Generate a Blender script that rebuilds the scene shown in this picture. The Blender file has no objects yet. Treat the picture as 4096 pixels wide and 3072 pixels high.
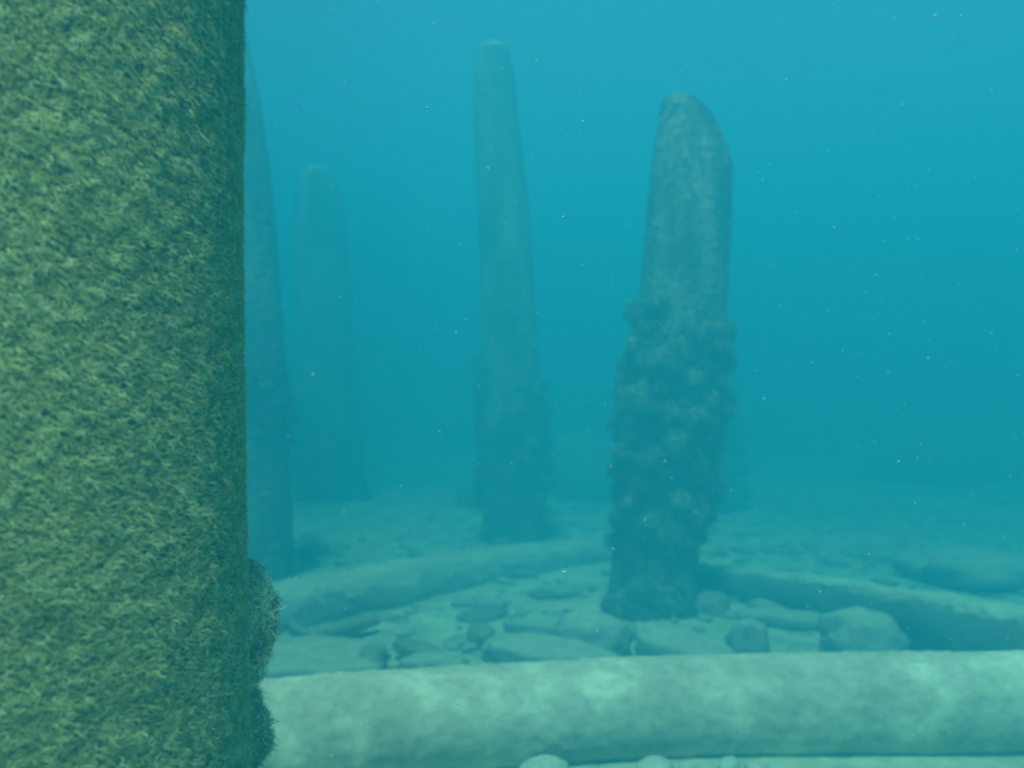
import bpy, bmesh, math, random
import numpy as np
from mathutils import Vector, Matrix

# ------------------------------------------------------------------ camera, world, sun, exposure
scn = bpy.context.scene
COL = scn.collection
R = math.radians
CAM_Z = 1.0
FPX = 3934.0                                     # focal length in pixels of the 4096 px wide photograph
cam_d = bpy.data.cameras.new('camera')
cam = bpy.data.objects.new('camera', cam_d)
COL.objects.link(cam)
cam.location = (0, 0, CAM_Z)
cam.rotation_euler = (R(90), 0, 0)
cam_d.sensor_width = 36.0
cam_d.lens = 36.0 * FPX / 4096.0
cam_d.clip_start = 0.02
cam_d.clip_end = 200
cam_d.dof.use_dof = True
cam_d.dof.focus_distance = 1.12
cam_d.dof.aperture_fstop = 4.5
scn.camera = cam

SUN_EL, SUN_AZ = R(67), R(-168)                   # azimuth from +Y (view direction) towards the left
w = bpy.data.worlds.new('World'); scn.world = w; w.use_nodes = True
nt = w.node_tree; nt.nodes.clear()
wo = nt.nodes.new('ShaderNodeOutputWorld'); bg = nt.nodes.new('ShaderNodeBackground')
sk = nt.nodes.new('ShaderNodeTexSky'); sk.sky_type = 'NISHITA'; sk.sun_disc = False
sk.sun_elevation = SUN_EL; sk.sun_rotation = SUN_AZ
bg.inputs[1].default_value = 0.05
nt.links.new(sk.outputs[0], bg.inputs[0]); nt.links.new(bg.outputs[0], wo.inputs[0])

sd = bpy.data.lights.new('sun', 'SUN'); sd.energy = 4.3; sd.angle = R(8); sd.color = (1.0, 0.96, 0.84)
sun = bpy.data.objects.new('sun', sd); COL.objects.link(sun)
sdir = Vector((math.sin(SUN_AZ) * math.cos(SUN_EL), math.cos(SUN_AZ) * math.cos(SUN_EL), math.sin(SUN_EL)))
sun.rotation_euler = sdir.to_track_quat('Z', 'Y').to_euler()
sun.location = sdir * 20

scn.view_settings.view_transform = 'Standard'
scn.view_settings.look = 'None'
scn.view_settings.exposure = 1.84
scn.view_settings.gamma = 1.0
cy = scn.cycles
cy.max_bounces = 10; cy.diffuse_bounces = 2; cy.glossy_bounces = 1; cy.volume_bounces = 7
cy.transmission_bounces = 1; cy.transparent_max_bounces = 4
cy.use_denoising = True
try: cy.denoiser = 'OPENIMAGEDENOISE'
except Exception: pass
cy.caustics_reflective = False; cy.caustics_refractive = False

# ------------------------------------------------------------------ numeric helpers
def hash3(ix, iy, iz, seed):
    h = (ix.astype(np.int64) * 374761393 + iy.astype(np.int64) * 668265263 + iz.astype(np.int64) * 2147483647 + seed * 974711) & 0xffffffff
    h = ((h ^ (h >> 13)) * 1274126177) & 0xffffffff
    h = ((h ^ (h >> 15)) * 2246822519) & 0xffffffff
    h = h ^ (h >> 16)
    return (h & 0xffff) / 65535.0
def vnoise(p, seed=0):
    f = np.floor(p); t = p - f; t = t * t * (3 - 2 * t); i = f.astype(np.int64)
    o = 0
    for dx in (0, 1):
        for dy in (0, 1):
            for dz in (0, 1):
                wt = (t[:, 0] if dx else 1 - t[:, 0]) * (t[:, 1] if dy else 1 - t[:, 1]) * (t[:, 2] if dz else 1 - t[:, 2])
                o = o + wt * hash3(i[:, 0] + dx, i[:, 1] + dy, i[:, 2] + dz, seed)
    return o * 2 - 1
def fbm(p, oct=4, seed=0, gain=0.5):
    p = np.asarray(p, float); a = 1.0; s = 0; tot = 0
    for k in range(oct):
        s = s + a * vnoise(p * (2 ** k) + 17.3 * k, seed + k); tot += a; a *= gain
    return s / tot

def at(px, py, Y):                               # a point seen at photograph pixel px,py at depth Y
    return Vector(((px - 2048) / FPX * Y, Y, CAM_Z + (1536 - py) / FPX * Y))
def on_ground(px, py, z=0.0):
    Y = (CAM_Z - z) * FPX / (py - 1536)
    return at(px, py, Y)

def mesh_np(name, verts, faces, mat, parent=None, smooth=True, attr=None):
    me = bpy.data.meshes.new(name)
    verts = np.asarray(verts, np.float32); faces = np.asarray(faces, np.int32)
    n, k = faces.shape
    me.vertices.add(len(verts)); me.vertices.foreach_set('co', verts.ravel())
    me.loops.add(n * k); me.loops.foreach_set('vertex_index', faces.ravel())
    me.polygons.add(n)
    me.polygons.foreach_set('loop_start', np.arange(0, n * k, k, dtype=np.int32))
    me.polygons.foreach_set('loop_total', np.full(n, k, np.int32))
    me.update(calc_edges=True)
    me.polygons.foreach_set('use_smooth', np.full(n, smooth))
    if attr is not None:
        a = me.attributes.new('shade', 'FLOAT', 'POINT')
        a.data.foreach_set('value', np.asarray(attr, np.float32))
    me.materials.append(mat)
    o = bpy.data.objects.new(name, me); COL.objects.link(o)
    if parent is not None: o.parent = parent
    return o
def tag(o, label=None, cat=None, group=None, kind=None):
    if label: o['label'] = label
    if cat: o['category'] = cat
    if group: o['group'] = group
    if kind: o['kind'] = kind
    return o
def empty(name, loc):
    o = bpy.data.objects.new(name, None); COL.objects.link(o); o.location = loc
    o.empty_display_size = 0.05
    return o
def under(o, root):                              # parts are modelled in world space: keep them there
    o.parent = root; o.matrix_parent_inverse = Matrix.Translation(-Vector(root.location)); return o

# ------------------------------------------------------------------ materials
def mat_new(name):
    m = bpy.data.materials.new(name); m.use_nodes = True
    b = m.node_tree.nodes['Principled BSDF']
    b.inputs['Roughness'].default_value = 0.95
    b.inputs['Specular IOR Level'].default_value = 0.05
    return m, m.node_tree, b
def ramp(nt, fac, stops):
    r = nt.nodes.new('ShaderNodeValToRGB')
    while len(r.color_ramp.elements) < len(stops): r.color_ramp.elements.new(0.5)
    for e, (p, c) in zip(r.color_ramp.elements, stops):
        e.position = p; e.color = (*c, 1)
    nt.links.new(fac, r.inputs[0]); return r.outputs[0]
def noise(nt, scale, detail=4, rough=0.55, vec=None, dist=0.0):
    n = nt.nodes.new('ShaderNodeTexNoise'); n.inputs['Scale'].default_value = scale
    n.inputs['Detail'].default_value = detail; n.inputs['Roughness'].default_value = rough
    n.inputs['Distortion'].default_value = dist
    if vec is not None: nt.links.new(vec, n.inputs['Vector'])
    return n.outputs['Fac']
def coords(nt, scale=(1, 1, 1)):
    t = nt.nodes.new('ShaderNodeTexCoord'); m = nt.nodes.new('ShaderNodeMapping')
    m.inputs['Scale'].default_value = scale
    nt.links.new(t.outputs['Object'], m.inputs['Vector']); return m.outputs['Vector']
def mixc(nt, fac, a, b, mode='MIX'):
    m = nt.nodes.new('ShaderNodeMix'); m.data_type = 'RGBA'; m.blend_type = mode
    if isinstance(fac, (int, float)): m.inputs[0].default_value = fac
    else: nt.links.new(fac, m.inputs[0])
    nt.links.new(a, m.inputs[6]); nt.links.new(b, m.inputs[7]); return m.outputs[2]
def bump(nt, b, h, strength, dist):
    n = nt.nodes.new('ShaderNodeBump'); n.inputs['Strength'].default_value = strength; n.inputs['Distance'].default_value = dist
    nt.links.new(h, n.inputs['Height']); nt.links.new(n.outputs[0], b.inputs['Normal'])
def stained(name, stops, scale, scale2, stops2, bscale=60, bdist=0.006, stretch=(1, 1, 1), silt=None):
    m, nt, b = mat_new(name); v = coords(nt, stretch)
    c1 = ramp(nt, noise(nt, scale, 5, 0.6, v), stops)
    c2 = ramp(nt, noise(nt, scale2, 6, 0.65, v, 0.3), stops2)
    col = mixc(nt, 1.0, c1, c2, 'MULTIPLY')
    if silt:                                     # silt on upward faces, ragged edge; also paints in lit tops and shaded sides
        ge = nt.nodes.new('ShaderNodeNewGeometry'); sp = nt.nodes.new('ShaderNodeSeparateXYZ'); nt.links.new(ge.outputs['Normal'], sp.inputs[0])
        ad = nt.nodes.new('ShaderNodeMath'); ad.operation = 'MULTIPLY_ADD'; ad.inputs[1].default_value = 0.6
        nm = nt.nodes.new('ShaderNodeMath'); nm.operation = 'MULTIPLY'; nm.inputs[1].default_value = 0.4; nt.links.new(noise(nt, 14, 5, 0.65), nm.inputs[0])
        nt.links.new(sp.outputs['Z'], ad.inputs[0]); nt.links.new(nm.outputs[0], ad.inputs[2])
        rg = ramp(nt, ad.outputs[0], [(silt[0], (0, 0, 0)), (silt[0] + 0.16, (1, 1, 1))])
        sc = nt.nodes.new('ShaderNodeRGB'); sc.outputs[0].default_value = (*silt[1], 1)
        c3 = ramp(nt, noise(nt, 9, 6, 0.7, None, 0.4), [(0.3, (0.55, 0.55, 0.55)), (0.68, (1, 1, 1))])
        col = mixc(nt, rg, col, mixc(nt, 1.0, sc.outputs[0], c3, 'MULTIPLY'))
    nt.links.new(col, b.inputs['Base Color'])
    bump(nt, b, noise(nt, bscale, 6, 0.7, v), 0.8, bdist)
    return m
g = lambda a: (a, a, a)
M_bed = stained('silt', [(0.3, (0.56, 0.53, 0.28)), (0.7, (0.82, 0.78, 0.42))], 1.6, 9, [(0.32, g(0.55)), (0.68, g(1.0))], 30, 0.02)
M_log = stained('silted_dappled_wood', [(0.36, (0.46, 0.40, 0.24)), (0.52, (0.60, 0.53, 0.33)), (0.68, (0.90, 0.82, 0.50))], 6.5, 40,
                [(0.3, g(0.72)), (0.55, g(0.95)), (0.75, g(1.0))], 120, 0.003, (0.75, 1, 1))  # pale patches are silt mottling and also paint in the caustic light dapples
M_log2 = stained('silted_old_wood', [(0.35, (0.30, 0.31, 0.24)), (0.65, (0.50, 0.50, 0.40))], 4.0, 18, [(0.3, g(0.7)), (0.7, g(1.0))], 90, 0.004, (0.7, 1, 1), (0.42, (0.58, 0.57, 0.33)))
M_log3 = stained('old_wood_shaded_front', [(0.35, (0.11, 0.115, 0.08)), (0.65, (0.22, 0.22, 0.16))], 4.0, 18, [(0.3, g(0.7)), (0.7, g(1.0))], 90, 0.004, (0.7, 1, 1), (0.60, (0.58, 0.57, 0.33)))  # wood darkened to paint in the shaded front below the bright top
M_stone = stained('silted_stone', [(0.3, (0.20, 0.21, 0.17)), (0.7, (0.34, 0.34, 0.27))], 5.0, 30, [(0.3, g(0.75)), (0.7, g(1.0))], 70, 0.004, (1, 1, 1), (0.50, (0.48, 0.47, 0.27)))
M_dark = stained('dark_stone', [(0.3, (0.20, 0.20, 0.12)), (0.7, (0.34, 0.33, 0.20))], 5.0, 30, [(0.3, g(0.75)), (0.7, g(1.0))], 70, 0.004)
M_pebble = stained('pale_pebble', [(0.3, (0.40, 0.38, 0.25)), (0.7, (0.60, 0.58, 0.38))], 9.0, 60, [(0.3, g(0.9)), (0.7, g(1.0))], 90, 0.002)
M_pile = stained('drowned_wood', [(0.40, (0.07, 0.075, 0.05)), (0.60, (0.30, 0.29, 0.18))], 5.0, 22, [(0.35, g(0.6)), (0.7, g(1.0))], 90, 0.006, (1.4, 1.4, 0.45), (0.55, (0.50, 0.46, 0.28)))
M_far = stained('silty_hazed_wood', [(0.36, (0.09, 0.09, 0.06)), (0.62, (0.30, 0.28, 0.18))], 4.0, 22, [(0.35, g(0.6)), (0.7, g(1.0))], 90, 0.006, (1.4, 1.4, 0.45), (0.55, (0.60, 0.56, 0.36)))  # paled a little, putting some haze into the far piles' colour
M_rim = stained('bare_wood', [(0.38, (0.20, 0.20, 0.13)), (0.62, (0.42, 0.40, 0.26))], 12.0, 60, [(0.35, g(0.6)), (0.7, g(1.0))], 140, 0.004)
M_base = stained('algae_mat', [(0.35, (0.08, 0.09, 0.025)), (0.65, (0.20, 0.21, 0.06))], 30, 140, [(0.35, g(0.5)), (0.7, g(1.0))], 160, 0.006)
def blade_mat(name, stops):
    m, nt, b = mat_new(name)
    a = nt.nodes.new('ShaderNodeAttribute'); a.attribute_name = 'shade'
    c = ramp(nt, a.outputs['Fac'], stops)
    nt.links.new(c, b.inputs['Base Color'])
    return m
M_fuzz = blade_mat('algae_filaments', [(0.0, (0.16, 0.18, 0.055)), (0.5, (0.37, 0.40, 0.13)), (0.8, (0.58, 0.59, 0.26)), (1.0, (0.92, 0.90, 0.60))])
M_weed = blade_mat('weed_growth', [(0.0, (0.015, 0.02, 0.012)), (0.45, (0.08, 0.095, 0.05)), (1.0, (0.42, 0.44, 0.26))])
M_tuft = blade_mat('silty_weed', [(0.0, (0.12, 0.12, 0.05)), (0.5, (0.46, 0.42, 0.20)), (1.0, (0.90, 0.84, 0.52))])
M_snow, _nt, _b = mat_new('floating_particles'); _b.inputs['Base Color'].default_value = (0.36, 0.46, 0.46, 1)

# ------------------------------------------------------------------ shape builders
def tube_mesh(path, radii, nseg=64, nlen=120, amp=0.1, nsc=(6, 6, 6), seed=0, fine=0.0, cut=None, squash=1.0, dome=0.10):
    """swept round timber: path points and radii, resampled, displaced; returns verts, faces (with end caps)"""
    path = np.array([list(p) for p in path], float); radii = np.array(radii, float)
    s = np.concatenate([[0], np.cumsum(np.linalg.norm(np.diff(path, axis=0), axis=1))]); s /= s[-1]
    t = np.linspace(0, 1, nlen)
    # smooth interpolation: linear resample followed by a moving average
    def smooth(a):
        y = np.interp(t, s, a); k = max(3, nlen // 12) | 1
        pad = k // 2; yy = np.concatenate([2 * y[0] - y[1:pad + 1][::-1], y, 2 * y[-1] - y[-pad - 1:-1][::-1]])
        return np.convolve(yy, np.ones(k) / k, 'valid')
    P = np.stack([smooth(path[:, i]) for i in range(3)], 1); rr = smooth(radii)
    T = np.gradient(P, axis=0); T /= np.linalg.norm(T, axis=1)[:, None]
    ref = np.array([0, 1.0, 0]) if abs(T[0, 2]) > 0.7 else np.array([0, 0, 1.0])
    U = np.cross(np.broadcast_to(ref, T.shape), T); U /= np.linalg.norm(U, axis=1)[:, None]
    W = np.cross(T, U)
    th = np.linspace(0, 2 * np.pi, nseg, endpoint=False)
    D = U[:, None, :] * np.cos(th)[None, :, None] + W[:, None, :] * np.sin(th)[None, :, None] * squash
    base = P[:, None, :] + D * rr[:, None, None]
    b2 = base.reshape(-1, 3)
    n = fbm(b2 * np.array(nsc), 4, seed) * amp
    if fine: n = n + fbm(b2 * 45, 3, seed + 50) * fine
    V = (P[:, None, :] + D * (rr[:, None] * (1 + n.reshape(nlen, nseg)))[:, :, None]).reshape(-1, 3)
    if cut is not None: V = cut(V)
    i = np.arange(nlen - 1)[:, None] * nseg; j = np.arange(nseg)[None, :]; j2 = (j + 1) % nseg
    F = np.stack([i + j, i + j2, i + nseg + j2, i + nseg + j], -1).reshape(-1, 4)
    # rounded end caps: shrinking rings
    def cap(V, F, row, direction):
        ring = V[row * nseg:(row + 1) * nseg]; c = ring.mean(0); r = np.linalg.norm(ring - c, axis=1).mean()
        idx0 = np.arange(row * nseg, (row + 1) * nseg); add = []; fs = []
        prev = idx0
        for q in (0.92, 0.7, 0.4, 0.02):
            rg = c + (ring - c) * q + direction * r * dome * math.sqrt(1 - q * q)
            add.append(rg); idx = np.arange(len(V) + (len(add) - 1) * nseg, len(V) + len(add) * nseg)
            fs.append(np.stack([prev, np.roll(prev, -1), np.roll(idx, -1), idx], -1)); prev = idx
        return np.concatenate([V] + add), np.concatenate([F] + [f[:, ::-1] if direction @ T[0] < 0 else f for f in fs])
    V, F = cap(V, F, nlen - 1, T[-1]); V, F = cap(V, F, 0, -T[0])
    return V, F

def rock_mesh(center, size, rotz=0.0, tilt=0.0, roll=0.0, seed=0, sub=4, amp=0.25, block=2.0):
    bm = bmesh.new(); bmesh.ops.create_icosphere(bm, subdivisions=sub, radius=1.0)
    v = np.array([x.co[:] for x in bm.verts]); f = np.array([[q.index for q in x.verts] for x in bm.faces]); bm.free()
    k = (np.abs(v) ** block).sum(1) ** (-1.0 / block); v = v * k[:, None]
    v = v * (1 + amp * fbm(v * 1.1 + seed * 3.7, 3, seed)[:, None] + 0.09 * fbm(v * 3.2 + seed, 4, seed + 9)[:, None])
    v = v * np.array(size)
    m = np.array((Matrix.Rotation(rotz, 3, 'Z') @ Matrix.Rotation(tilt, 3, 'Y') @ Matrix.Rotation(roll, 3, 'X')))
    return v @ m.T + np.array(center), f

def blades(P, N, Tdir, length, width, curl, shade, seg=3, rng=None, lift=0.25, root_tone=0.3):
    """ribbon filaments: root P, surface normal N, lie along Tdir, lifted from the surface"""
    n = len(P)
    B = np.cross(N, Tdir); B /= np.linalg.norm(B, axis=1)[:, None] + 1e-9
    V = np.zeros((n, seg + 1, 2, 3)); A = np.zeros((n, seg + 1, 2))
    pos = P.copy(); d = Tdir + N * lift[:, None]
    for k in range(seg + 1):
        t = k / seg
        wd = width * (1 - 0.75 * t)
        V[:, k, 0] = pos - B * wd[:, None] * 0.5; V[:, k, 1] = pos + B * wd[:, None] * 0.5
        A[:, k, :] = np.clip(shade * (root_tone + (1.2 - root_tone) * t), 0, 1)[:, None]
        dn = d / np.linalg.norm(d, axis=1)[:, None]
        pos = pos + dn * (length / seg)[:, None]
        d = dn + B * curl[:, None] - N * (lift * 0.55)[:, None]
        B = np.cross(N, d); B /= np.linalg.norm(B, axis=1)[:, None] + 1e-9
    idx = np.arange(n)[:, None] * (2 * (seg + 1)) + np.arange(seg)[None, :] * 2
    F = np.stack([idx, idx + 1, idx + 3, idx + 2], -1).reshape(-1, 4)
    return V.reshape(-1, 3), F, A.reshape(-1)

def sample_surface(V, F, n, rng, weight=None):
    tri = F if F.shape[1] == 3 else np.concatenate([F[:, [0, 1, 2]], F[:, [0, 2, 3]]])
    a, b, c = V[tri[:, 0]], V[tri[:, 1]], V[tri[:, 2]]
    nn = np.cross(b - a, c - a); ar = np.linalg.norm(nn, axis=1); ok = ar > 1e-12
    wt = ar * (weight((a + b + c) / 3) if weight is not None else 1.0) * ok
    k = rng.choice(len(tri), n, p=wt / wt.sum())
    u, v = rng.random(n), rng.random(n); fl = u + v > 1; u[fl] = 1 - u[fl]; v[fl] = 1 - v[fl]
    P = a[k] + (b[k] - a[k]) * u[:, None] + (c[k] - a[k]) * v[:, None]
    return P, nn[k] / ar[k][:, None]
def outward(P, N, axis_fn):
    s = np.sign(((P - axis_fn(P)) * N).sum(1)); s[s == 0] = 1
    return N * s[:, None]

# ------------------------------------------------------------------ the seabed
xs = np.concatenate([-np.geomspace(39, 4.5, 40), np.linspace(-4.4, 4.4, 260), np.geomspace(4.5, 39, 40)])
ys = np.concatenate([-np.geomspace(39, 1.1, 20), np.linspace(-1, 9, 300), np.geomspace(9.1, 39, 50)])
def bed_h(x, y):
    p = np.stack([x, y, np.zeros_like(x)], 1)
    h = 0.10 * fbm(p * 0.35, 3, 3) + 0.045 * fbm(p * np.array([1.6, 2.4, 1]), 4, 11) + 0.024 * fbm(p * 7, 4, 21)
    fade = np.clip((y - 5.5) / 3, 0, 1)
    h = h * (0.55 + 1.2 * fade)
    h += 0.07 * np.exp(-((x - 0.65) ** 2 / 0.20 + (y - 4.35) ** 2 / 0.10))        # mound round the foot of the clear pile
    yc = np.interp(x, [-1.75, -.63, -.35, .04, .38, .87, 1.41, 2.6], [2.25, 2.47, 2.57, 2.65, 2.70, 2.75, 2.77, 2.85])
    h = h * (1 - 0.75 * np.exp(-((y - yc + 0.15) ** 2) / 0.03)) + 0.030 * np.exp(-((y - yc + 0.11) ** 2) / 0.006)   # silt banked against the near log
    return h - 0.012
X, Yg = np.meshgrid(xs, ys); H = bed_h(X.ravel(), Yg.ravel())
nx, ny = len(xs), len(ys)
i = np.arange(ny - 1)[:, None] * nx; j = np.arange(nx - 1)[None, :]
mesh_bed = mesh_np('seabed', np.stack([X.ravel(), Yg.ravel(), H], 1), np.stack([i + j, i + j + 1, i + nx + j + 1, i + nx + j], -1).reshape(-1, 4), M_bed)
tag(mesh_bed, kind='structure')

# ------------------------------------------------------------------ the near pile
rng = np.random.default_rng(5)
root = empty('wooden_pile', (-0.432, 0.85, 0.0))
tag(root, 'very near pile coated all over in yellow-green algae, filling the left side', 'pile', 'standing wooden piles')
pts = [(-0.425, 0.85, -0.15), (-0.428, 0.85, 0.5), (-0.432, 0.85, 1.0), (-0.430, 0.85, 1.5), (-0.42, 0.86, 2.2), (-0.415, 0.87, 2.72)]
V, F = tube_mesh(pts, [0.205, 0.196, 0.192, 0.190, 0.183, 0.172], 220, 900, 0.006, (7, 7, 5), 4, 0.010)
pile_body = under(mesh_np('trunk', V, F, M_base), root)
axis1 = lambda P: np.stack([np.full(len(P), -0.43), np.full(len(P), 0.85), P[:, 2]], 1)
def fuzz_on(V, F, n, weight, name, mat, root, axis_fn, L=(0.006, 0.016), Wd=(0.0009, 0.0020), seed=1, down=0.6, swirl=6.0, lift=(0.1, 0.9), base_shade=None, curl=0.5, contrast=1.0, jitter=0.7, bigamt=0.28, cfreq=70):
    rng = np.random.default_rng(seed)
    P, N = sample_surface(V, F, n, rng, weight); N = outward(P, N, axis_fn)
    up = np.array([0, 0, 1.0]); side = np.cross(up, N); side /= np.linalg.norm(side, axis=1)[:, None] + 1e-9
    vert = np.cross(N, side)
    ang = swirl * fbm(P * 5, 2, seed + 3) * 0.35 + rng.normal(0, jitter, n)
    a0 = (-down if down is not None else 0.12 - np.clip((P[:, 2] - 0.75) / 0.6, 0, 1) * 1.0) + ang
    T = side * np.cos(a0)[:, None] + vert * np.sin(a0)[:, None]
    clump = fbm(P * cfreq, 2, seed + 7); big = fbm(P * 9, 3, seed + 8)
    sh = np.clip(0.42 + contrast * (0.38 * clump + 0.32 * fbm(P * 260, 1, seed + 9)) + bigamt * big + rng.normal(0, 0.16, n), 0.02, 1)
    if base_shade is not None: sh = np.clip(sh * base_shade(P), 0, 1)
    ln = rng.uniform(L[0], L[1], n) * (1 + 0.5 * clump); wd = rng.uniform(Wd[0], Wd[1], n)
    v, f, a = blades(P + N * 0.0005, N, T, ln, wd, rng.normal(0, curl, n), sh, 3, rng, rng.uniform(lift[0], lift[1], n) * (0.7 + 0.6 * clump.clip(0, 1)))
    return under(mesh_np(name, v, f, mat, attr=a, smooth=False), root)
def w1(c):
    z = c[:, 2]; wz = np.where((z > 0.5) & (z < 1.55), 1.0, 0.12)
    face = ((c[:, 0] + 0.43) * 0.43 + (c[:, 1] - 0.85) * -0.85) > -0.05
    return wz * np.where(face, 1.0, 0.35)
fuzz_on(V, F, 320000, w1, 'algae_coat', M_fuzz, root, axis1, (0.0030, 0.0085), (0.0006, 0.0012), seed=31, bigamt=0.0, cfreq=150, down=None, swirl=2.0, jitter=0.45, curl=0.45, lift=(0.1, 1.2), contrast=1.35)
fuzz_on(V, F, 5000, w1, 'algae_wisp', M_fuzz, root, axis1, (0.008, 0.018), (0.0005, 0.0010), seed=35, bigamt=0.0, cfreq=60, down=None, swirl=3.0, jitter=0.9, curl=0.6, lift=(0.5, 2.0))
# weed clumps on its right flank, low down
for (px, py, sx, sz, sd2, lab) in ((1012, 2500, 0.024, 0.046, 41, 'bushy weed clump with pale top'), (985, 2930, 0.021, 0.038, 42, 'smaller weed clump lower down')):
    c = at(px - 15, py, 0.93)
    vs, fs, of = [], [], 0
    for q, (dx, dz, k) in enumerate(((0, 0, 1.0), (-.25, .75, .6), (.1, .55, .55), (-.2, -.7, .65), (.25, -.35, .5))):
        v, f = rock_mesh((c[0] + dx * sx, c[1] + (q % 2) * .008, c[2] + dz * sz), (sx * k, .03 * k, sz * k * .85), 0, 0, 0, sd2 + q, 4, 0.8)
        vs.append(v + 0.004 * fbm(v * 90, 3, sd2)[:, None]); fs.append(f + of); of += len(v)
    v, f = np.concatenate(vs), np.concatenate(fs)
    cl = under(mesh_np('weed_clump', v, f, M_tuft, attr=np.full(len(v), 0.15)), root); cl['label'] = lab
    cc = np.array(c)
    o = fuzz_on(v, f, 16000, None, 'weed_strand', M_tuft, cl, lambda P: np.broadcast_to(cc, P.shape), (0.004, 0.017), (0.0006, 0.0015), sd2,
            1.3, 9.0, (0.2, 1.3), lambda P: np.clip(1.5 + 3.0 * fbm(P * 42, 2, 77), 0.1, 2.6), 0.9, jitter=1.1)
    o.matrix_parent_inverse = Matrix.Identity(4)
    cl['label'] = lab

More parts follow.
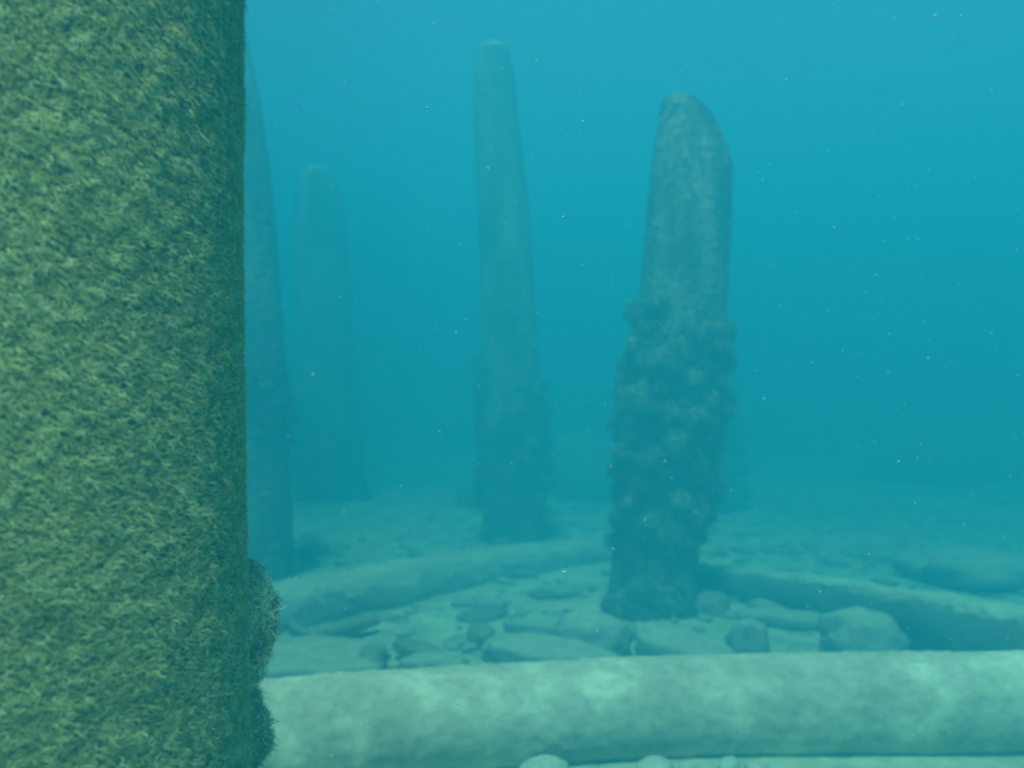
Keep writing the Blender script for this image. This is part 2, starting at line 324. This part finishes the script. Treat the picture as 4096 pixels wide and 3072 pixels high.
# ------------------------------------------------------------------ the piles further off
def far_pile(label, Y, prof, seed, weed=None, weed_amp=1.0, top_tilt=0.0, amp=0.06, nseg=96, strands=9000, mat=None):
    """prof: (py, x_left, x_right) silhouette at depth Y, top to bottom"""
    f0 = on_pt = at((prof[-1][1] + prof[-1][2]) / 2, prof[-1][0], Y)
    root = empty('wooden_pile', (f0.x, Y, max(f0.z, 0) * 0))
    tag(root, label, 'pile', 'standing wooden piles')
    path = []; rad = []
    for (py, xl, xr) in prof[::-1]:
        p = at((xl + xr) / 2, py, Y); path.append(p); rad.append((xr - xl) / 2 / FPX * Y)
    cut = None
    if top_tilt:
        ztop = path[-1].z; xc = path[-1].x; rt = rad[-1]
        def cut(V):
            V = V.copy(); lim = ztop - top_tilt * np.clip((V[:, 0] - (xc - rt * 0.75)) / (2 * rt), 0, 1.2) ** 2.0 * 2 * rt
            V[:, 2] = np.where(V[:, 2] > lim, lim + (V[:, 2] - lim) * 0.03, V[:, 2]); return V
    V, F = tube_mesh(path, rad, nseg, 420, amp, (5, 5, 1.6), seed, 0.035, cut, 1.0, 0.1 if top_tilt else 0.6)
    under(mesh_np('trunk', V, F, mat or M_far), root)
    zz = np.array([p.z for p in path]); xx = np.array([p.x for p in path])
    ax = lambda P: np.stack([np.interp(P[:, 2], zz, xx), np.full(len(P), Y), P[:, 2]], 1)
    # thin fuzz of silt and algae
    fuzz_on(V, F, strands // 2, None, 'algae_coat', M_weed, root, ax, (0.01, 0.03), (0.004, 0.008), seed + 1, 1.2, 3.0, (0.1, 0.5))
    if weed:
        # hanging tufts, each a cluster of short strands
        rng = np.random.default_rng(seed + 60)
        Ps, Ns, Ls, Ss, Ts = [], [], [], [], []
        lumps_v, lumps_f, off = [], [], 0
        zs = np.linspace(CAM_Z + (1536 - weed['y1']) / FPX * Y, CAM_Z + (1536 - weed['y0']) / FPX * Y, 30)
        sr = np.interp(zs, zz, np.array(rad)) + weed['bulge'] * (0.45 * np.sin(np.linspace(0.0, 3.1416, 30)).clip(0, 1) ** 0.6 - 0.45) + 0.0
        sv, sf = tube_mesh([(np.interp(z, zz, xx) + weed.get('dx', 0) * weed['bulge'], Y, z) for z in zs], sr, 72, 160, 0.16, (9, 9, 9), seed + 5, 0.12)
        sf = np.concatenate([sf[:, [0, 1, 2]], sf[:, [0, 2, 3]]]); lumps_v.append(sv); lumps_f.append(sf); off = len(sv)
        for k in range(weed['n']):
            th = rng.uniform(0, 2 * np.pi)
            py = weed['y0'] + (weed['y1'] - weed['y0']) * (rng.random() ** 0.85 * (0.96 - 0.05 * math.cos(th)) + 0.05 + 0.07 * math.cos(th) + 0.04 * math.sin(3 * th)); z = CAM_Z + (1536 - py) / FPX * Y
            rr = np.interp(z, zz, np.array(rad)); bulge = weed['bulge'] * math.sin(math.pi * (py - weed['y0'] + 60) / (weed['y1'] - weed['y0'] + 120)) ** 0.6
            c = np.array([np.interp(z, zz, xx) + math.cos(th) * (rr + bulge * 0.35) + weed.get('dx', 0) * bulge, Y + math.sin(th) * (rr + bulge * 0.35), z])
            s = rng.uniform(0.35, 1.05) * weed['size'] * (1.5 if rng.random() < 0.2 else 1)
            v, f = rock_mesh(c, (s * .5, s * .5, s * rng.uniform(0.5, 0.8)), rng.uniform(0, 3), 0, 0, int(seed * 50 + k), 3, 0.6)
            lumps_v.append(v); lumps_f.append(f + off); off += len(v)
            m = weed['strands']
            d = rng.normal(0, 1, (m, 3)); d[:, 2] = d[:, 2] * 0.8 + 0.15; d += np.array([math.cos(th), math.sin(th), 0]) * 0.9
            d /= np.linalg.norm(d, axis=1)[:, None]
            Ps.append(c + d * s * np.array([1, 1, 1.05]) * rng.uniform(0.45, 1.0, (m, 1))); Ns.append(d)
            tt = rng.normal(0, 1, (m, 3)) + np.array([0, 0, -1.6]); tt -= d * (tt * d).sum(1)[:, None]; tt /= np.linalg.norm(tt, axis=1)[:, None]
            Ts.append(tt); Ls.append(rng.uniform(0.35, 1.1, m) * s)
            tone = rng.uniform(0.15, 0.8) * (1.2 if rng.random() < 0.25 else 1)
            Ss.append(np.clip(tone + 0.35 * d[:, 2] + rng.normal(0, 0.14, m), 0.02, 1))
        P = np.concatenate(Ps); N = np.concatenate(Ns); Td = np.concatenate(Ts); L = np.concatenate(Ls); S = np.concatenate(Ss)
        lv = np.concatenate(lumps_v); lf = np.concatenate(lumps_f)
        gro = under(mesh_np('weed_growth', lv, lf, M_weed, attr=np.full(len(lv), 0.12)), root)
        fuzz_on(sv, sf, strands, None, 'weed_fringe', M_weed, root, ax, (0.02, 0.05), (0.003, 0.007), seed + 33, 1.3, 3.0, (0.3, 1.2), contrast=1.3, cfreq=14)
        v, f, a = blades(P, N, Td, L, rng.uniform(0.003, 0.007, len(P)) * (Y / 4.2), rng.normal(0, 0.5, len(P)), S, 3, rng, rng.uniform(0.2, 0.9, len(P)))
        o = mesh_np('weed_strand', v, f, M_weed, attr=a, smooth=False); o.parent = gro
    return root, V

# clear pile with the slanting top, right of centre
r5, V5 = far_pile('pile with obliquely cut top and thick bushy weed round its lower half, right of centre', 4.30,
    [(398, 2650, 2910), (470, 2640, 2915), (650, 2610, 2925), (900, 2585, 2920), (1200, 2560, 2905), (1500, 2520, 2880), (1900, 2485, 2830), (2200, 2455, 2790), (2400, 2430, 2785), (2480, 2400, 2840), (2580, 2340, 2900)],
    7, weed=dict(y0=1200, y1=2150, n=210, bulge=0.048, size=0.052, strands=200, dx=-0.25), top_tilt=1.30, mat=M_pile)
fc = at(2610, 2480, 4.32); fv, ff = rock_mesh((fc.x + .01, 4.27, 0.02), (.27, .23, .17), 0, 0, 0, 90, 5, .6)
ft = under(mesh_np('weedy_foot', fv, ff, M_weed, attr=np.full(len(fv), 0.6)), r5)
far5 = np.array([fc.x, 4.27, -0.1])
fuzz_on(fv, ff, 7000, None, 'weed_strand', M_weed, ft, lambda P: np.broadcast_to(far5, P.shape), (0.015, 0.045), (0.004, 0.008), 93, 1.2, 3.0, (0.2, 1.0)).matrix_parent_inverse = Matrix.Identity(4)
rv, rf = tube_mesh([tuple(at(a, b + 5, 4.3 - dy)) for a, b, dy in ((2645, 470, .05), (2652, 425, .09), (2690, 404, .12), (2750, 408, .13), (2810, 440, .125), (2860, 495, .11), (2898, 560, .08), (2918, 640, .03))],
    [.003, .005, .006, .006, .008, .007, .006, .003], 16, 160, 0.9, (22, 22, 22), 95, 0.3)
under(mesh_np('worn_rim', rv, rf, M_rim), r5)['label'] = 'pale worn rim of the slanting cut'
r4, V4 = far_pile('tall tapering pile with narrow rounded top, between the two faint piles and the clear one', 6.20,
    [(212, 1903, 2038), (260, 1893, 2055), (500, 1895, 2075), (900, 1915, 2125), (1300, 1925, 2150), (1600, 1920, 2165), (1900, 1930, 2170), (2210, 1930, 2185)],
    8, weed=dict(y0=1470, y1=2060, n=110, bulge=0.07, size=0.06, strands=60, dx=0.15), strands=6000)
r2, V2 = far_pile('pile right behind the near algae pile, only its sloping right edge showing', 5.10,
    [(150, 905, 985), (400, 850, 1040), (700, 830, 1078), (1000, 815, 1105), (1500, 800, 1140), (1700, 795, 1155), (2000, 795, 1162), (2320, 790, 1170)],
    9, weed=dict(y0=1480, y1=1760, n=50, bulge=0.02, size=0.035, strands=60), strands=6000)
r3, V3 = far_pile('faint blurred pile in the blue haze, lower than its neighbours', 8.50,
    [(705, 1195, 1330), (760, 1180, 1365), (1000, 1175, 1390), (1300, 1180, 1405), (1600, 1180, 1430), (1850, 1180, 1450), (2070, 1190, 1460)],
    10, weed=dict(y0=1600, y1=2040, n=60, bulge=0.05, size=0.06, strands=40), strands=4000)
r6, V6 = far_pile('dim pile mostly hidden behind the pile with the slanting top', 8.20,
    [(1230, 2800, 2905), (1300, 2790, 2935), (1600, 2780, 2955), (1900, 2770, 2970), (2090, 2770, 2980)],
    12, weed=dict(y0=1450, y1=2000, n=60, bulge=0.05, size=0.06, strands=40), strands=4000)

# worn, bare rim along the slanting cut of the clear pile
# ------------------------------------------------------------------ fallen logs
def log(label, pts, rad, seed, mat, amp=0.05, nlen=300, fine=0.012, squash=1.0):
    V, F = tube_mesh(pts, rad, 96, nlen, amp, (1.6, 6, 6), seed, fine, None, squash)
    c = Vector(V.mean(0)); c.z = 0
    o = mesh_np('fallen_log', V - np.array(c), F, mat); o.location = c
    return tag(o, label, 'log', 'logs lying on the seabed')
def L(px, py_top, r, zc):                         # centre of a lying log whose top edge shows at px, py_top
    zt = zc + r * 0.965; Y = (CAM_Z - zt) * FPX / (py_top - 1536)
    return Vector(((px - 2048) / FPX * Y, Y - r * 0.25, zc))
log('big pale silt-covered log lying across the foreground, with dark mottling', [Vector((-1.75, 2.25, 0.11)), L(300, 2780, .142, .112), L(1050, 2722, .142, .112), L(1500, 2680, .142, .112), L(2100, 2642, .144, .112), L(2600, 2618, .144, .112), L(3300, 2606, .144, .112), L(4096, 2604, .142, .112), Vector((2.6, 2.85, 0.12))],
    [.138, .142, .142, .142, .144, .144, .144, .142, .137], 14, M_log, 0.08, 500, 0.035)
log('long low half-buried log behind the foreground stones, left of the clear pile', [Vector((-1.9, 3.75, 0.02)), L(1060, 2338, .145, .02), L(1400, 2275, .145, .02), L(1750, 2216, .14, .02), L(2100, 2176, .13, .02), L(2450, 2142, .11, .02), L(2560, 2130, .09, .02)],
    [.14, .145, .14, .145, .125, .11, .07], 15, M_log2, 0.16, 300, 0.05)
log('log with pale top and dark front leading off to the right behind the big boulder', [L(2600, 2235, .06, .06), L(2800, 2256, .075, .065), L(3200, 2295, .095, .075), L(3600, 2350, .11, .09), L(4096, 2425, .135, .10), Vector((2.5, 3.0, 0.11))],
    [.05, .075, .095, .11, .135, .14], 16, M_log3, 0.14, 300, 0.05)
# ------------------------------------------------------------------ stones, slabs and sticks between the logs
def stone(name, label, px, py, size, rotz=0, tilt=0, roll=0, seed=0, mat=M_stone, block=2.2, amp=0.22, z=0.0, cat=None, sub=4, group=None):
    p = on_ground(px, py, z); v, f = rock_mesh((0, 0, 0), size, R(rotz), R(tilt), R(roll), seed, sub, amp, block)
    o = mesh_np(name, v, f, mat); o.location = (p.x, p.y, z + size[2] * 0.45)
    return tag(o, label, cat or name, group)
stone('boulder', 'big rounded boulder just behind the foreground log, right of the clear pile', 3440, 2620, (.18, .13, .105), 10, 5, 0, 3, block=2.5, amp=.45)
stone('boulder', 'dark upright block-shaped boulder left of the big rounded boulder', 2985, 2640, (.075, .07, .10), 20, 8, 0, 5, block=2.6, amp=.35)
stone('boulder', 'smooth humped boulder in front of the clear pile, left of its foot', 2370, 2610, (.15, .12, .105), -15, 0, 0, 8)
stone('slab', 'flat stone slab with a pale upper edge, touching the foreground log below the clear pile', 2740, 2650, (.18, .09, .065), -20, 14, 20, 11, block=3.5, amp=.12)
stone('slab', 'long pale flat slab lying left of the humped boulder, resting against the foreground log', 2200, 2655, (.25, .10, .055), -8, 6, 8, 13, block=3, amp=.15)
stone('slab', 'small thin plank-like slab with bright top behind the long pale slab', 2140, 2530, (.13, .04, .028), -12, 5, 0, 15, block=3.5, amp=.08)
stone('boulder', 'small dark stone at the left end of the thin plank-like slab', 1925, 2560, (.055, .05, .045), 10, 0, 0, 17, M_dark)
stone('slab', 'pale broad slab with a sharp shaded end, in the left of the stone strip', 1270, 2690, (.23, .17, .06), 4, 0, 4, 19, block=4, amp=.12)
stone('boulder', 'wedge-shaped dark stone beside the broad left slab', 1475, 2700, (.05, .06, .07), -25, 15, 0, 21, M_dark, block=2.6)
stone('boulder', 'low dark stone between the wedge-shaped stone and the long pale slab', 1680, 2620, (.10, .05, .035), -14, 10, 0, 23, M_dark)
stone('boulder', 'low pale stone against the foreground log, below the low dark stone', 1730, 2690, (.12, .07, .045), 5, 0, 0, 25)
stone('slab', 'long low slab right behind the dark block-shaped boulder', 3180, 2500, (.22, .07, .04), -6, 4, 0, 27, block=3, amp=.15)
stone('plank', 'slanting plank with pale top edge behind the big rounded boulder', 3330, 2440, (.24, .05, .022), -22, 5, 0, 29, block=4, amp=.08, cat='plank')
stone('plank', 'long weathered plank sloping down to the right from the big boulder', 3780, 2570, (.30, .06, .028), -24, 4, 10, 31, block=4, amp=.08, cat='plank')
stone('boulder', 'small pale stone just right of the foot of the clear pile', 3080, 2430, (.09, .06, .05), 0, 0, 0, 33)
stone('boulder', 'pale lump at the right edge on top of the foreground log line', 3990, 2640, (.13, .08, .06), 0, 0, 0, 35)
stone('boulder', 'weedy stone pressed against the foot of the clear pile', 2840, 2470, (.10, .08, .075), 30, 0, 0, 37, M_dark)
stone('boulder', 'small stone in the middle of the open silt, left of the clear pile', 1960, 2450, (.075, .06, .05), 0, 0, 0, 39)
stone('boulder', 'tiny pale chip of stone by the left foot of the big rounded boulder', 3255, 2620, (.018, .015, .018), 0, 0, 0, 41, M_pebble)
stone('boulder', 'low wide boulder rising behind the right-hand log near the frame edge', 3930, 2330, (.40, .22, .11), -4, 3, 0, 43, M_stone, z=-.03, amp=.45)
stone('boulder', 'far hazy dark rock mass on the right horizon', 3900, 1960, (1.1, .5, .42), 0, 0, 0, 45, M_dark, z=-.1)
stone('boulder', 'far hazy dark rock between the tall tapering pile and the clear pile', 2310, 2010, (.38, .3, .40), 0, 0, 0, 47, M_dark, z=-.06)
stone('boulder', 'hazy dark rock at the left foot of the tall tapering pile', 1900, 2060, (.16, .14, .22), 0, 0, 0, 49, M_dark, z=-.03)
rs = np.random.default_rng(4)
protos = []
for k in range(7):
    v, f = rock_mesh((0, 0, 0), (1, rs.uniform(.5, .8), rs.uniform(.22, .4)), 0, 0, 0, 200 + k, 3, .35, 2.8)
    protos.append(v); pf = f
pm = []; strewn = []
for k in range(90):
    y = 2.95 + 3.2 * rs.random() ** 1.4; x = rs.uniform(-.34, .56) * y
    if (x + 0.0 - 0.62) ** 2 + (y - 4.3) ** 2 < 0.05: continue
    sz = rs.uniform(.035, .11) * (1.35 if rs.random() < .2 else 1)
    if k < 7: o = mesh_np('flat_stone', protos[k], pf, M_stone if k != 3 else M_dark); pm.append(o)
    else: o = pm[k % 7].copy(); COL.objects.link(o)
    o.scale = (sz, sz, sz); o.rotation_euler = (rs.normal(0, .12), rs.normal(0, .12), rs.uniform(0, 6.28))
    o.location = (x, y, bed_h(np.array([x]), np.array([y]))[0] + sz * .07)
    strewn.append((o, 2048 + FPX * x / y, 1536 + FPX * (CAM_Z - 0.03) / y, sz, k % 7 == 3))
LM = [(1300, 2500, 'the dark bent branch'), (1270, 2690, 'the broad left slab'), (2370, 2560, 'the smooth humped boulder'), (2985, 2560, 'the dark block-shaped boulder'),
      (3440, 2540, 'the big rounded boulder'), (2610, 2450, 'the foot of the clear pile'), (2140, 2160, 'the far end of the left log'), (3300, 2330, 'the middle of the right log'),
      (1960, 2440, 'the small open-silt stone'), (1560, 2260, 'the middle of the left log'), (3900, 2450, 'the right end of the right log'), (2030, 2140, 'the foot of the tall tapering pile'),
      (1320, 2080, 'the foot of the faint short pile'), (3780, 2560, 'the long weathered plank')]
cells = {}
for o, ix, iy, sz, dk in strewn:
    dlist = sorted((math.hypot(ix - a, (iy - b) * 1.6), n, a, b) for a, b, n in LM)
    d, n, a, b = dlist[0]
    side = ('right of' if ix > a else 'left of') if abs(ix - a) > abs(iy - b) * 1.2 else ('in front of' if iy > b else 'behind')
    cells.setdefault((n, side), []).append((d, o, sz, dk))
RANK = ['nearest', 'second nearest', 'third nearest', 'fourth nearest', 'fifth nearest', 'sixth nearest', 'seventh nearest', 'eighth nearest', 'ninth nearest', 'tenth nearest']
for (n, side), lst in cells.items():
    lst.sort(key=lambda q: q[0])
    for r_, (d, o, sz, dk) in enumerate(lst):
        tone = 'dark' if dk else 'silty'; big = 'large' if sz > .1 else ('small' if sz < .06 else 'mid-sized')
        tag(o, f'{big} flat {tone} stone, {RANK[min(r_, 9)]} {side} {n}', 'stone', 'flat stones strewn over the silt')
# dark curved branch
bp = [on_ground(1120, 2440, .03), on_ground(1190, 2520, .02), on_ground(1260, 2545, .02), on_ground(1340, 2520, .03), on_ground(1450, 2490, .04), on_ground(1510, 2480, .04)]
V, F = tube_mesh(bp, [.012, .02, .022, .026, .036, .02], 32, 90, .25, (12, 12, 12), 71)
c = V.mean(0) * np.array([1, 1, 0]); o = mesh_np('branch', V - c, F, M_dark); o.location = c
tag(o, 'dark bent branch lying on the silt just right of the near pile', 'branch')
bp = [on_ground(2225, 2500, .02), on_ground(2275, 2440, .06)]
V, F = tube_mesh(bp, [.008, .005], 16, 20, .2, (12, 12, 12), 72)
c = V.mean(0) * np.array([1, 1, 0]); o = mesh_np('twig', V - c, F, M_dark); o.location = c
tag(o, 'short dark twig poking up left of the smooth humped boulder', 'twig')

# pale pebbles in front of the foreground log
PB = [(2180, 3055, .055, 'wide low pebble at the bottom edge, leftmost of the row by the log'), (2620, 3062, .052, 'large pale pebble with a sloping right side at the bottom edge'),
      (2735, 3068, .020, 'small flat pebble between the large sloping one and the round white one'), (2812, 3068, .018, 'tiny pebble just left of the round white pebble'),
      (2915, 3052, .032, 'round white pebble standing highest in the row at the bottom edge'), (3010, 3068, .024, 'small pebble just right of the round white pebble'),
      (3105, 3072, .030, 'low pale pebble, rightmost of the row at the bottom edge')]
for k, (px, py, s, lab) in enumerate(PB):
    v, f = rock_mesh((0, 0, 0), (s * (1.0, 1.15, 1, 1, 1, 1, 1.3)[k], s * .8, s * .62), k, 0, 0, 80 + k, 4, 0.35)
    top = at(px, (3020, 3024, 3048, 3050, 3025, 3044, 3054)[k], 2.46)
    o = mesh_np('pebble', v, f, M_pebble); o.location = (top.x, 2.46, top.z - s * .72); tag(o, lab, 'pebble', 'pale pebbles in front of the log')

# loose gravel and shell bits strewn over the silt
rng = np.random.default_rng(99)
VV, FF, off = [], [], 0
bmx = bmesh.new(); bmesh.ops.create_icosphere(bmx, subdivisions=2, radius=1.0)
iv = np.array([x.co[:] for x in bmx.verts]); iff = np.array([[q.index for q in x.verts] for x in bmx.faces]); bmx.free()
for k in range(2600):
    y = rng.uniform(1.2, 9.0); x = rng.uniform(-0.6, 0.65) * y
    s = rng.uniform(0.006, 0.024) * (2.0 if rng.random() < 0.15 else 1)
    if 2.4 < y < 3.0: continue
    v = iv * (1 + 0.3 * fbm(iv * 1.3 + k * 7.1, 2, k)[:, None]) * np.array([s * rng.uniform(.8, 2.2), s * rng.uniform(.8, 1.5), s * .6])
    a = rng.uniform(0, 6.28); ca, sa = math.cos(a), math.sin(a)
    v = np.stack([v[:, 0] * ca - v[:, 1] * sa, v[:, 0] * sa + v[:, 1] * ca, v[:, 2]], 1)
    v += np.array([x, y, bed_h(np.array([x]), np.array([y]))[0] + s * 0.15])
    VV.append(v); FF.append(iff + off); off += len(v)
o = mesh_np('gravel', np.concatenate(VV), np.concatenate(FF), M_stone); tag(o, 'loose small stones scattered over the pale silt', 'gravel', kind='stuff')

# ------------------------------------------------------------------ particles drifting in the water
rng = np.random.default_rng(123)
bmx = bmesh.new(); bmesh.ops.create_icosphere(bmx, subdivisions=1, radius=1.0)
iv = np.array([x.co[:] for x in bmx.verts]); iff = np.array([[q.index for q in x.verts] for x in bmx.faces]); bmx.free()
n = 15000
Yp = 0.75 + 6.2 * rng.random(n) ** 1.3; Xp = rng.uniform(-0.62, 0.62, n) * Yp; Zp = CAM_Z + rng.uniform(-0.45, 0.45, n) * Yp
s = rng.gamma(1.2, 0.00021, n) * (0.45 + 0.5 * Yp); s = np.minimum(s, 0.0045)
keep = (Zp > 0.12) & (Zp < 2.9) & (np.hypot(Xp + 0.43, Yp - 0.85) > 0.22)
Xp, Yp, Zp, s = Xp[keep], Yp[keep], Zp[keep], s[keep]; n = len(s)
sc3 = s[:, None] * rng.uniform(0.7, 1.4, (n, 3))
V = (iv[None] * sc3[:, None, :] + np.stack([Xp, Yp, Zp], 1)[:, None, :]).reshape(-1, 3)
F = (iff[None] + (np.arange(n) * len(iv))[:, None, None]).reshape(-1, 3)
o = mesh_np('marine_snow', V, F, M_snow); tag(o, 'pale specks drifting in the water', 'particles', kind='stuff')

# ------------------------------------------------------------------ the water itself: one closed box of even haze
bm = bmesh.new(); bmesh.ops.create_cube(bm, size=1.0)
me = bpy.data.meshes.new('haze'); bm.to_mesh(me); bm.free()
hz = bpy.data.objects.new('haze', me); COL.objects.link(hz)
z0, z1 = -1.4, 3.22
hz.scale = (84, 84, z1 - z0); hz.location = (0, 0, (z0 + z1) / 2)
hm = bpy.data.materials.new('water_haze'); hm.use_nodes = True; hn = hm.node_tree; hn.nodes.clear()
ho = hn.nodes.new('ShaderNodeOutputMaterial'); pv = hn.nodes.new('ShaderNodeVolumePrincipled')
pv.inputs['Density'].default_value = 0.63
pv.inputs['Color'].default_value = (0.011, 0.184, 0.240, 1)
pv.inputs['Absorption Color'].default_value = (0.045, 0.29, 0.35, 1)
pv.inputs['Anisotropy'].default_value = 0.0
hn.links.new(pv.outputs[0], ho.inputs['Volume'])
me.materials.append(hm)
tag(hz, 'blue-green water haze', 'haze', kind='stuff')
